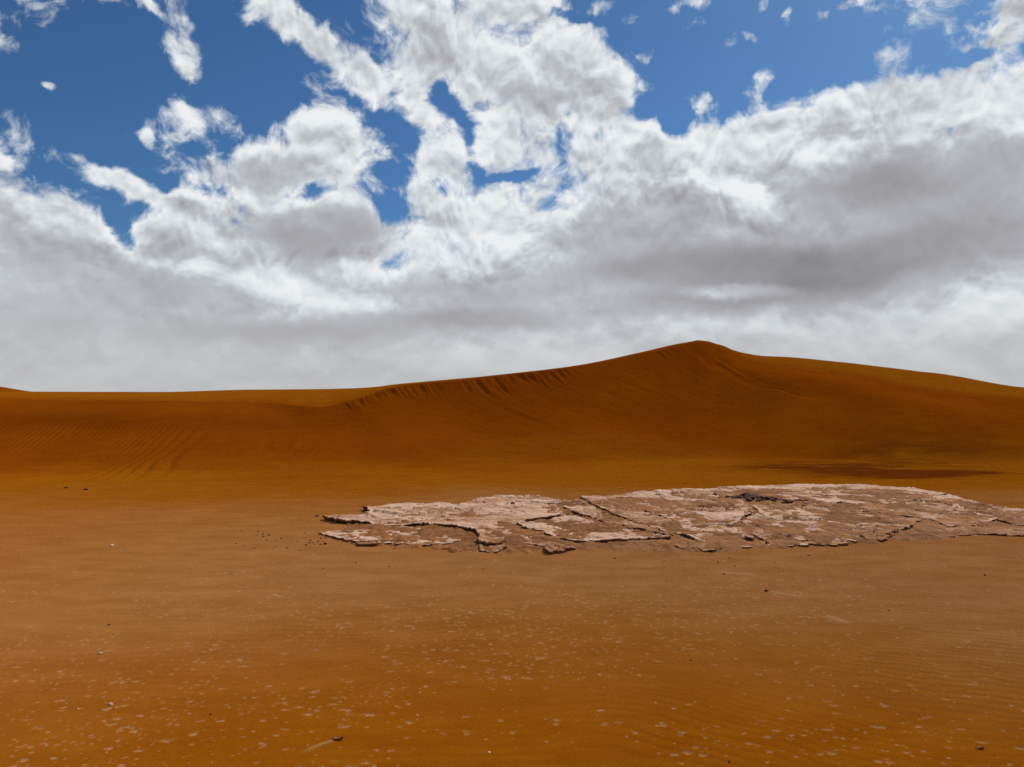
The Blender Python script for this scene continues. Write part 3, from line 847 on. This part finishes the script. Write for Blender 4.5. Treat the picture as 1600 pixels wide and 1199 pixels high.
CLOD = plain('dark_clay_clod', (.085, .030, .017, 1), scale=25)
PALE_STONE = plain('pale_stone', (.62, .47, .36, 1))
PINK_STONE = plain('pink_stone', (.40, .24, .18, 1))
STRAW = plain('dry_straw', (.42, .27, .12, 1), var=.5)
DEAD_LEAF = plain('dead_leaf', (.19, .065, .045, 1), var=.6, scale=140)

def rock_mesh(name, mat, seed, flat=.6, cut=.25):
    bm = bmesh.new()
    bmesh.ops.create_icosphere(bm, subdivisions=2, radius=1.0)
    r = random.Random(seed)
    planes = [Vector((r.uniform(-1, 1), r.uniform(-1, 1), r.uniform(-.4, 1))).normalized() for _ in range(7)]
    for v in bm.verts:
        d = v.co.normalized()
        rad = 1 + .18*math.sin(3.1*d.x+seed) * math.cos(2.7*d.y-seed) + .12*math.sin(5*d.z+2*d.x+seed*2)
        for p in planes:                       # chipped facets
            c = d.dot(p)
            if c > 1e-3: rad = min(rad, (1-cut*.8) / c)
        v.co = d * rad
        v.co.z *= flat; v.co.x *= 1.15
    me = bpy.data.meshes.new(name); bm.to_mesh(me); bm.free()
    me.materials.append(mat)
    return me

ROCKS = {}
for nm, mat in (('dark', DARK_STONE), ('pale', PALE_STONE), ('pink', PINK_STONE), ('clod', CLOD)):
    ROCKS[nm] = [rock_mesh(nm + '_stone', mat, k*1.7+len(nm), .55+.06*k) for k in range(5)]
rr = random.Random(4)

def stone(px, py, wpx, kind, label, group=None, name='stone', cat='stone', sink=.35, squash=1.0):
    x, y = at_ground(px, py)
    s = wpx / FPX * y * .42
    me = rr.choice(ROCKS[kind])
    o = bpy.data.objects.new(name, me)
    z = ground_z(x, y)
    # where the ground already rises, walk along the sight line until it meets the surface
    if y > 12:
        for k in range(400):
            yy = 10 + k*.03
            xx = (px-CX)/FPX*yy
            if ground_z(xx, yy) >= row_z(py, yy): break
        x, y, z = xx, yy, ground_z(xx, yy); s = wpx / FPX * y * .42
    o.location = (x, y, z + s*.6*(1-2*sink)*squash)
    o.scale = (s*rr.uniform(.85, 1.15), s*rr.uniform(.8, 1.2), s*rr.uniform(.8, 1.1)*squash)
    o.rotation_euler = (rr.uniform(-.25, .25), rr.uniform(-.25, .25), rr.uniform(0, 6.28))
    COL.objects.link(o)
    return tag(o, label, cat, group)

ORD = ('leftmost', 'second from the left', 'third from the left', 'fourth from the left', 'fifth from the left', 'sixth from the left', 'seventh from the left',
       'eighth from the left', 'ninth from the left', 'tenth from the left', 'eleventh from the left', 'twelfth from the left', 'thirteenth from the left',
       'fourteenth from the left', 'fifteenth from the left', 'sixteenth from the left', 'seventeenth from the left', 'eighteenth from the left',
       'nineteenth from the left', 'twentieth from the left')
def scatter(pts, kind, phrase, group):
    pts = sorted(pts)
    for k, (px, py, w) in enumerate(pts):
        pl = ORD[k] if k < len(pts) - 1 else 'rightmost'
        stone(px, py, w, kind, phrase + ', ' + pl, group)
scatter([(369, 848, 4), (381.5, 851, 3.4), (395, 855, 3), (398.5, 854.5, 3.4), (400.5, 821, 2.6), (403, 830.5, 4), (411, 834.5, 4.6), (412, 838, 4),
         (417, 843, 2.8), (431, 843, 2.8), (429.5, 853, 3), (440, 841, 4.4), (449, 855, 4.4), (465, 846, 3.4), (476, 833.7, 4), (497, 832.7, 3.6),
         (402, 836, 3), (377, 829, 2.6), (470, 859, 3)],
        'dark', 'dark stone in the loose scatter left of the crust', 'dark stones scattered left of the crust')
stone(420.6, 836.2, 6.5, 'dark', 'widest dark stone in the scatter left of the crust, lying flat and elongated', 'dark stones scattered left of the crust', squash=.7)
scatter([(478, 851.5, 5.5), (485, 844.4, 5), (484, 848, 4.4), (488.7, 847.7, 4.4), (492, 850, 3.4), (501.5, 842, 4.4), (501, 850.4, 4.6), (497, 846, 5), (505, 846, 3.6), (480, 847, 3)],
        'dark', 'dark crumb in the tight cluster off the front plate tip', 'dark crumbs clustered at the left tip of the front plate')
stone(508, 850, 7, 'dark', 'largest black crumb of the cluster off the left tip of the front plate', 'dark crumbs clustered at the left tip of the front plate', sink=.2)
stone(509.4, 840, 5, 'dark', 'single dark stone touching the left end of the low pale front plate')
stone(494.5, 806.5, 9, 'clod', 'flat dark clod beside the pointed left tip of the long undercut plate', name='clod', cat='clod', squash=.6)
scatter([(505, 888, 3), (556, 879, 4), (608.5, 884, 4), (755, 887, 3), (616, 858, 4), (700, 857, 4), (720, 862, 4)],
        'dark', 'dark pebble on sand before the left half of the crust', 'dark pebbles in front of the left half of the crust')
scatter([(961, 872, 4.4), (1037.5, 876, 3.2), (1109, 866, 3.4), (1122, 878, 4.4), (1140, 871, 3), (1148, 884, 4.2), (1131, 896.5, 5), (1210, 878, 3.4), (1263.5, 867.5, 4.4), (1060, 868, 3)],
        'dark', 'dark pebble on sand before the right half of the crust', 'dark pebbles in front of the right half of the crust')
stone(779, 859, 9, 'dark', 'shiny black stone lying under the front edge of the crust between two brown slabs', sink=.25)
stone(1539, 899, 4.4, 'dark', 'tiny dark pebble alone on rippled sand near the right edge')
stone(1389, 952, 4.4, 'dark', 'tiny dark pebble alone among the faint ripples on the right')
stone(1198, 924, 6.5, 'dark', 'dark pebble with a pale tail of drifted sand behind it')
stone(1079.5, 1029.5, 4.6, 'dark', 'dark bead of stone among pale flecks right of centre')
stone(1037.5, 948, 4, 'dark', 'dark speck of stone on plain sand nearer than the crust, right of centre')
stone(170, 974, 7, 'dark', 'flat dark stone on smooth sand in the left middle distance', squash=.7)
stone(157, 1019, 10, 'pink', 'flat pinkish stone with a short sand ridge beside it, on the left', squash=.6)
stone(173, 1100, 9, 'pink', 'pinkish stone standing proud of the near sand on the left')
stone(122, 1107, 4, 'pale', 'tiny white stone next to a pale fleck on the near left sand')
stone(329, 1116, 4.6, 'dark', 'tiny black pebble next to a pale streak on the near left sand')
stone(174.5, 852.5, 6.5, 'pale', 'bright white stone alone on smooth sand far left', sink=.15)
stone(764, 1178, 5, 'pale', 'tiny pale stone near the bottom edge, centre')
stone(652, 1119, 3.4, 'pale', 'pinhead white stone between pale flecks near the bottom centre')
stone(1140, 1195, 6, 'dark', 'dark stone at the very bottom edge, right of centre')
stone(103, 762.5, 7, 'clod', 'left one of two dark clods on the rippled foot of the dune', name='clod', cat='clod', squash=.6)
stone(134, 765.5, 8, 'clod', 'right one of two dark clods on the rippled foot of the dune', name='clod', cat='clod', squash=.6)

# the dark heap of clods on the crust
hx, hy = at_ground(1178, 777, .05)
heap = bpy.data.objects.new('clod_heap', None); heap.location = (hx, hy, float(ground_swell(np.array([hx]), np.array([hy]))[0]) + .024)
COL.objects.link(heap)
tag(heap, 'low heap of dark crumbled clods lying on the pale crust below the summit', 'clod heap')
for k in range(60):
    u = rr.gauss(0, .40)
    u = max(-.95, min(.95, u))
    o = bpy.data.objects.new('clod', rr.choice(ROCKS['clod']))
    s = rr.uniform(.025, .060) * (1 - .45*abs(u))
    o.location = (u*.52, -u*.28 + rr.gauss(0, .13), s*.2 + .03*rr.random()*(1-abs(u)))
    o.scale = (s*1.5, s*1.2, s*.8); o.rotation_euler = (rr.uniform(-.5, .5), rr.uniform(-.5, .5), rr.uniform(0, 6.28))
    o.parent = heap; COL.objects.link(o)

def blades(name, px, py, specs, label, cat, mat=STRAW, h0=.05, group=None):
    """dry stems: each a thin tapering bent strip with thickness; specs = (offset x, offset y, height, lean x, lean y, width)"""
    x, y = at_ground(px, py, h0)
    if py < 770:                                   # on the rising dune: follow the sight line to the surface
        for k in range(400):
            y = 11 + k*.03; x = (px-CX)/FPX*y
            if ground_z(x, y) >= row_z(py, y): break
    z = ground_z(x, y) + max(h0 - .02, -.004)
    root = bpy.data.objects.new(name, None); root.location = (x, y, z); COL.objects.link(root)
    for (ox, oy, h, lx, ly, w) in specs:
        bm = bmesh.new(); prev = None
        for k in range(6):
            t = k/5
            c = Vector((lx*t*t, ly*t*t, h*(t - .25*t*t*min(1, abs(lx)/max(h, .01)))))
            r = w*(1-.85*t)
            ring = [bm.verts.new(c + Vector((r*math.cos(q), r*math.sin(q), 0))) for q in (0, 2.1, 4.2)]
            if prev:
                for i in range(3):
                    bm.faces.new((prev[i], prev[(i+1) % 3], ring[(i+1) % 3], ring[i]))
            prev = ring
        bm.faces.new(prev)
        me = bpy.data.meshes.new('stem'); bm.to_mesh(me); bm.free(); me.materials.append(mat)
        o = bpy.data.objects.new('stem', me); o.location = (ox, oy, 0); o.parent = root; COL.objects.link(o)
    return tag(root, label, cat, group)

g2 = random.Random(8)
blades('grass_tuft', 877, 785, [(g2.uniform(-.10, .10), g2.uniform(-.05, .05), g2.uniform(.05, .15)*(1.0 if abs(k-9) < 5 else .6), g2.uniform(-.03, .03), g2.uniform(-.03, .03), .0035) for k in range(24)],
       'pale dry grass tuft standing on the top edge of the crust left of centre', 'grass tuft')
blades('grass_tuft', 951, 766, [(-.12, 0, .03, -.06, 0, .004), (0, 0, .06, -.07, 0, .005), (.02, 0, .05, .03, 0, .004), (.06, 0, .04, .05, .02, .003)],
       'small bent dry sprig on the dune sand above the crust, left of its twin', 'grass tuft', h0=.0)
blades('grass_tuft', 966, 763.5, [(-.03, 0, .03, .12, 0, .005), (.0, 0, .05, .10, 0, .006), (.03, 0, .06, .06, .02, .004), (-.02, 0, .02, -.05, 0, .004)],
       'small slanting dry sprig on the dune sand above the crust, right of its twin', 'grass tuft', h0=.0)
blades('dry_stalks', 912, 803, [(-.14, 0, .045, -.07, 0, .006), (-.06, .02, .06, .06, 0, .006), (.0, 0, .05, -.05, .02, .006), (.05, 0, .045, .10, 0, .007), (.08, -.02, .03, .05, 0, .006),
        (-.10, 0, .02, .12, 0, .005), (.12, .02, .05, -.04, 0, .005)],
       'curled dry stalks lying among the brown slabs in the middle of the crust', 'dry stalks', h0=.06)

def leaf(px, py, wpx, label, name, cat, curl=1.0, mat=DEAD_LEAF, rot=0.1):
    x, y = at_ground(px, py); L = wpx/FPX*y
    bm = bmesh.new(); n, m = 14, 5; rows = []
    for side in (0, 1):
        for i in range(n):
            t = i/(n-1); row = []
            wdt = L*.22*math.sin(math.pi*min(.98, .08+.86*t))**.7
            for j in range(m):
                s = (j/(m-1)-.5)*2
                zz = L*.05 + L*.10*curl*(s*s) + L*.05*math.sin(7*t+1.5*s) + L*.10*abs(t-.45)**1.3 - side*L*.025
                row.append(bm.verts.new((L*(t-.5), wdt*s + L*.05*math.sin(5*t), zz)))
            rows.append(row)
    for side in (0, 1):
        for i in range(n-1):
            for j in range(m-1):
                a = rows[side*n+i]; b = rows[side*n+i+1]
                f = (a[j], b[j], b[j+1], a[j+1])
                bm.faces.new(f if side == 0 else f[::-1])
    for i in range(n-1):
        for j, fl in ((0, False), (m-1, True)):
            f = (rows[i][j], rows[n+i][j], rows[n+i+1][j], rows[i+1][j])
            bm.faces.new(f if not fl else f[::-1])
    me = bpy.data.meshes.new(name); bm.to_mesh(me); bm.free(); me.materials.append(mat)
    for p in me.polygons: p.use_smooth = True
    o = bpy.data.objects.new(name, me); o.location = (x, y, ground_z(x, y) + .001); o.rotation_euler = (0, 0, rot)
    COL.objects.link(o)
    return tag(o, label, cat)
leaf(528, 1158, 17, 'curled reddish brown dead leaf at the end of a thin sand trail, near bottom centre', 'dead_leaf', 'leaf')
leaf(1531, 1173, 12, 'thin dark curled scrap of bark on the sand in the bottom right corner', 'bark_scrap', 'bark scrap', 1.6, rot=-.35)
